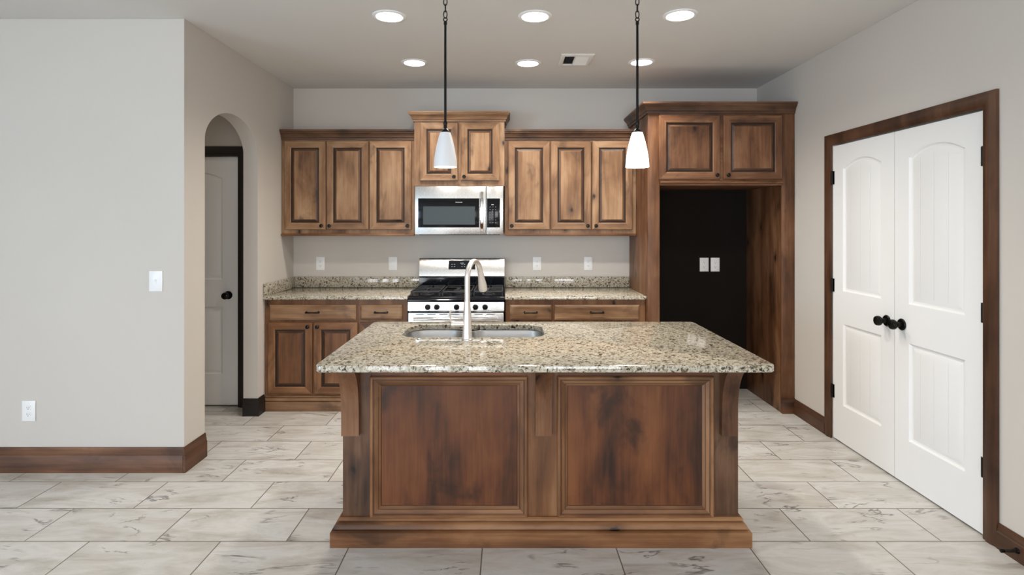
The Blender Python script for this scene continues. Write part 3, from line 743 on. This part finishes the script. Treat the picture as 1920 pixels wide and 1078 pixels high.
# granite top with sink cut-out
TX0, TX1, TY0, TY1 = -.776, 1.078, 2.265, 3.29
SX0, SX1, SY0, SY1 = -.545, .190, 2.832, 3.195
m = MB(); slab(m, lambda d: rrect(TX0 + d, TX1 - d, TY0 + d, TY1 - d, .03 - d * .9, 5), .885, .914, lambda d: rrect(SX0 + d, SX1 - d, SY0 + d, SY1 - d, .095 - d, 8), .004)
o = m.build('island_countertop', M['granite']); tag(o, 'large speckled granite slab on the wooden island, with sink cut-out', 'countertop')
s = thing('sink', 'double-bowl stainless undermount sink set in the island', 'sink', (-.18, 3.01, .68))
for x0, x1 in ((SX0 - .006, -.242), (-.205, SX1 + .006)):
    y0, y1 = SY0 - .006, SY1 + .006
    LP = lambda d, z, rr: [(x, y, z) for x, y in rrect(x0 + d, x1 - d, y0 + d, y1 - d, rr, 8)]
    m = MB(); m.rings([LP(-.008, .882, .095), LP(0, .882, .09), LP(.003, .876, .087), LP(.010, .72, .08), LP(.022, .695, .07), LP(.05, .686, .05), LP(.05, .683, .05), LP(.018, .690, .07), LP(.006, .72, .08), LP(-.001, .872, .09), LP(-.008, .8795, .095), LP(-.008, .882, .095)], smooth=True)
    m.fill([LP(.05, .686, .05)]); m.fill([LP(.05, .683, .05)])
    b = m.build('bowl', M['sink'], s, sharp=50)
    m = MB(); m.lathe([(0, .688), (.03, .688), (.042, .690), (.045, .6865)], c=((x0 + x1) / 2, (y0 + y1) / 2, 0)); m.build('drain', M['chrome'], b)
m = MB(); m.box(-.2335, -.2135, SY0 + .0, SY1 - .0, .80, .8785, .006); m.build('divider', M['sink'], s)

# faucet
FX, FY, FZ = -.199, 2.778, .9142
f = thing('faucet', 'brushed nickel pull-down gooseneck faucet rising before the sink', 'faucet', (FX, FY, FZ))
m = MB(); m.lathe([(0, 0), (.027, 0), (.027, .004), (.0245, .007), (.0225, .05), (.0195, .11), (.0165, .16), (.0145, .19), (0, .19)], c=(FX, FY, FZ), seg=28); m.build('body', M['nickel'], f)
ph = math.radians(20); ax = Vector((math.sin(ph), math.cos(ph), 0)); R_ = .085; zc = 1.208
pts = [Vector((FX, FY, 1.08)), Vector((FX, FY, 1.15))]
for k in range(21):
    a = math.radians(162) * k / 20
    pts.append(Vector((FX, FY, zc)) + ax * (R_ - R_ * math.cos(a)) + Vector((0, 0, R_ * math.sin(a))))
m = MB(); m.tube(pts, .0135, 18); m.build('spout', M['nickel'], f)
e = pts[-1]; dd = (pts[-1] - pts[-2]).normalized()
m = MB(); m.tube([e, e + dd * .012, e + dd * .03, e + dd * .075, e + dd * .105, e + dd * .110], [.0145, .0155, .0165, .022, .0235, .020], 20); m.build('spray_head', M['nickel'], f)
m = MB(); m.tube([(FX - .015, FY, .990), (FX - .062, FY, .990)], [.0135, .0135], 16); m.tube([(FX - .062, FY, .990), (FX - .076, FY, .990), (FX - .080, FY, .990)], [.0165, .0165, .012], 16)
m.tube([(FX - .072, FY, .992), (FX - .080, FY - .004, 1.010), (FX - .084, FY - .010, 1.03), (FX - .082, FY - .018, 1.052), (FX - .076, FY - .024, 1.064)], [.007, .006, .005, .0045, .004], 12); m.build('handle', M['nickel'], f)
m = MB(); m.lathe([(0, .0), (.013, 0), (.013, .003), (.010, .006), (0, .007)], c=(PX(787, 2.805), 2.800, .9143)); tag(m.build('chrome_disc', M['chrome']), 'small bright metal cap on the granite beside the left sink bowl', 'button')  # low chrome disc standing on the granite

# ------------------------------------------------------------------ outlets and switches
def plate(label, x, yw, z, kind, name, cat, group=None, w_=.078, h_=.122):
    r = thing(name, label, cat, (x, yw, z), group)
    m = MB(); m.box(x - w_ / 2, x + w_ / 2, yw - .007, yw - .0008, z - h_ / 2, z + h_ / 2, .003); p = m.build('plate', M['plastic'], r)
    if kind == 'outlet':
        for s in (-1, 1):
            m = MB(); m.prism([(x + u, z + s * .020 + v) for u, v in rrect(-.017, .017, -.0145, .0145, .010, 4)], yw - .0092, yw - .0072, lambda u, v, a: (u, a, v)); k = m.build('receptacle', M['plastic'], r)
            m = MB()
            for q in (-.007, .006): m.box(x + q - .001, x + q + .001, yw - .0098, yw - .0093, z + s * .020 - .002, z + s * .020 + .007)
            m.lathe([(0, -.0004), (.0026, -.0004), (.0026, 0), (0, 0)], c=(x, yw - .0093, z + s * .020 - .008), axis='Y', seg=10); m.build('slot', M['slot'], k)
    elif kind == 'switch':
        m = MB(); m.box(x - .006, x + .006, yw - .0085, yw - .0072, z - .013, z + .013, .0008); k = m.build('toggle_frame', M['plastic'], r)
        m = MB(); m.box(x - .0045, x + .0045, yw - .021, yw - .0088, z + .001, z + .010, .002); m.build('toggle', M['plastic'], r)
    else:
        m = MB(); m.box(x - .0165, x + .0165, yw - .0095, yw - .0072, z - .033, z + .033, .0012); m.build('rocker', M['plastic'], r)
    return r
oz = PZ(494, YW); g = 'white wall plates above the back counters'
plate('white outlet above the left counter, nearest the archway wall', PX(601, YW), YW, oz, 'outlet', 'wall_outlet', 'outlet', g)
plate('white rocker plate above the left counter, next to the range', PX(737, YW), YW, oz, 'rocker', 'rocker_switch', 'switch', g)
plate('white outlet above the right counter, next to the range', PX(1007, YW), YW, oz, 'outlet', 'wall_outlet', 'outlet', g)
plate('white outlet above the right counter, nearest the refrigerator surround', PX(1103, YW), YW, oz, 'outlet', 'wall_outlet', 'outlet', g)
ya = YW - .0185
plate('left of two white outlets on the dark refrigerator alcove back', PX(1320, ya), ya, PZ(496, ya), 'outlet', 'wall_outlet', 'outlet', 'outlets in the alcove', .080, .124)
plate('right of two white outlets on the dark refrigerator alcove back', PX(1340.5, ya), ya, PZ(496, ya), 'outlet', 'wall_outlet', 'outlet', 'outlets in the alcove', .080, .124)
plate('white light switch high on the plain wall left of the archway', PX(293, YF), YF, PZ(527, YF), 'switch', 'light_switch', 'switch', None, .080, .122)
plate('white outlet low on the plain wall above the wooden baseboard', PX(55, YF), YF, PZ(770, YF), 'outlet', 'wall_outlet', 'outlet', None, .080, .122)

# door stop on the right baseboard
t = thing('door_stop', 'black spring door stop on the baseboard right of the pantry doors', 'door stop', (XR - .017, 2.478, .049))
m = MB(); m.lathe([(0, 0), (.013, 0), (.011, -.008), (0, -.008)], c=(XR - .0172, 2.478, .049), axis='X', seg=16); m.build('base', M['black'], t)
m = MB(); pts = [(XR - .025 - .05 * k / 90, 2.478 + .0055 * math.cos(k * .7), .049 + .0055 * math.sin(k * .7)) for k in range(91)]; m.tube(pts, .0013, 6); m.build('spring', M['black'], t)
m = MB(); m.lathe([(0, 0), (.007, 0), (.0085, -.004), (.008, -.014), (0, -.016)], c=(XR - .075, 2.478, .049), axis='X', seg=16); m.build('tip', M['black'], t)

# ------------------------------------------------------------------ downlights, pendants, vent
CANS = [(730, 30, 'front left', 'front row, above left end of island'), (1003, 30, '', ''), (1275, 28, '', ''), (777, 117, '', ''), (990, 118, '', ''), (1203, 116, '', '')]
LABS = ['recessed ceiling light in the front row, leftmost', 'recessed ceiling light in the front row, between the two pendants', 'recessed ceiling light in the front row, right of both pendants',
        'recessed ceiling light in the back row, left of both pendants', 'recessed ceiling light in the back row, beside the air vent', 'recessed ceiling light in the back row, behind the right pendant rod']
proto = None
for (px, py, _, _), lab in zip(CANS, LABS):
    Y = FPX * (ZC - HC) / (VY - py); X = PX(px, Y)
    if proto is None:
        proto = thing('recessed_light', lab, 'ceiling light', (X, Y, ZC), 'recessed ceiling lights')
        m = MB(); m.lathe([(.078, -.0075), (.083, -.009), (.098, -.004), (.100, -.0005), (.078, -.0005), (.078, -.0075)], c=(X, Y, ZC), seg=40); m.build('trim_ring', M['plastic'], proto)
        m = MB(); m.lathe([(0, -.0045), (.05, -.0055), (.0775, -.004), (.0775, -.001), (0, -.001)], c=(X, Y, ZC), seg=40); m.build('lens', M['lens'], proto)
        q = proto
    else:
        q = copy_tree(proto); q.location = (X, Y, ZC); q['label'] = lab
    l = bpy.data.lights.new('downlight_beam', 'SPOT'); l.energy = CAN_W * 4; l.color = CAN_COL; l.spot_size = math.radians(150); l.spot_blend = .9; l.shadow_soft_size = .07
    lo = bpy.data.objects.new('downlight_beam', l); COL.objects.link(lo); lo.location = (X, Y, ZC - .02)

YP = 2.78
def pendant(px, label, shade, watts):
    x = PX(px, YP); zb, zt = 1.762, 1.932
    r = thing('pendant_light', label, 'pendant light', (x, YP, ZC - .001), 'pendant lights over the island')
    m = MB(); m.lathe([(0, -.001), (.06, -.001), (.06, -.008), (.045, -.02), (.012, -.028), (0, -.028)], c=(x, YP, ZC)); m.build('canopy', M['black'], r)
    z = ZC - .024; k = 0; m = MB()
    while z > 2.505:
        pts = []
        for a in range(14):
            t_ = 2 * PI * a / 14; u, v = .0085 * math.cos(t_), .019 * math.sin(t_)
            pts.append((x + (u if k % 2 else 0), YP + (0 if k % 2 else u), z - .019 + v))
        m.tube(pts, .0026, 8, closed=True); z -= .031; k += 1
    m.build('chain', M['black'], r)
    m = MB(); pts = [(x + .009 * math.cos(2 * PI * a / 16), YP, 2.487 + .009 * math.sin(2 * PI * a / 16)) for a in range(16)]; m.tube(pts, .003, 8, closed=True)
    m.lathe([(0, 0), (.0062, 0), (.0062, .475), (.0085, .478), (.0085, .49), (0, .49)], c=(x, YP, 1.985), seg=16)
    m.lathe([(0, -.005), (.009, -.005), (.0105, .003), (.009, .011), (0, .011)], c=(x, YP, 1.975), seg=16); m.build('rod', M['black'], r)
    m = MB(); m.lathe([(0, .047), (.008, .047), (.009, .02), (.016, .012), (.021, .003), (.021, -.002), (0, -.002)], c=(x, YP, zt), seg=20); m.build('socket', M['black'], r)
    P_ = []
    for k in range(15):
        s_ = k / 14; P_.append((.0255 + .0312 * (1 - (1 - s_) ** 1.75), zt - .001 - s_ * (zt - zb)))
    inn = [(a - .003, b) for a, b in P_[::-1]]
    m = MB(); m.lathe(P_ + inn, c=(x, YP, 0), seg=36); m.build('shade', shade, r)
    m = MB(); m.lathe([(0, .03), (.012, .028), (.014, .0), (.020, -.03), (.022, -.05), (.014, -.068), (0, -.074)], c=(x, YP, zt - .034), seg=18); m.build('bulb', M['bulb'], r)
    l = bpy.data.lights.new('pendant_glow', 'POINT'); l.energy = watts; l.color = CAN_COL; l.shadow_soft_size = .05
    lo = bpy.data.objects.new('pendant_glow', l); COL.objects.link(lo); lo.location = (x, YP, zb - .06)
pendant(835, 'black rod pendant with softly lit frosted shade in front of the microwave cabinet', M['shade_soft'], 2)
pendant(1195, 'black rod pendant with brightly glowing shade in front of the refrigerator surround', M['shade_bright'], 6)

vx0, vx1, vy0, vy1 = .385, .630, 4.075, 4.355
r = thing('air_vent', 'white rectangular ceiling air vent beside the recessed lights', 'vent', ((vx0 + vx1) / 2, (vy0 + vy1) / 2, ZC))
m = MB(); m.sweep([(vx0, vy0), (vx1, vy0), (vx1, vy1), (vx0, vy1)], [(0, ZC - .0005), (0, ZC - .004), (-.012, ZC - .011), (-.030, ZC - .012), (-.034, ZC - .008), (-.034, ZC - .0005)], XY, closed=True); m.build('frame', M['ivory'], r)
m = MB(); m.box(vx0 + .035, vx1 - .035, vy0 + .035, vy1 - .035, ZC - .002, ZC - .0006); m.build('duct', M['void'], r)
for k in range(13):
    y = vy0 + .042 + k * .0158; m = MB(); m.prism([(y, ZC - .003), (y + .0012, ZC - .003), (y + .0105, ZC - .0105), (y + .0093, ZC - .0105)], vx0 + .035 + (.075 if k % 13 < 20 else 0), vx1 - .035, lambda u, v, a: (a, u, v)); m.build('slat', M['ivory'], r)
m = MB(); m.box(vx0 + .104, vx0 + .110, vy0 + .035, vy1 - .035, ZC - .011, ZC - .0022); m.build('divider', M['ivory'], r)
for k in range(5):
    y = vy0 + .05 + k * .04; m = MB(); m.box(vx0 + .035, vx0 + .103, y, y + .003, ZC - .010, ZC - .003); m.build('slat', M['void'], r)
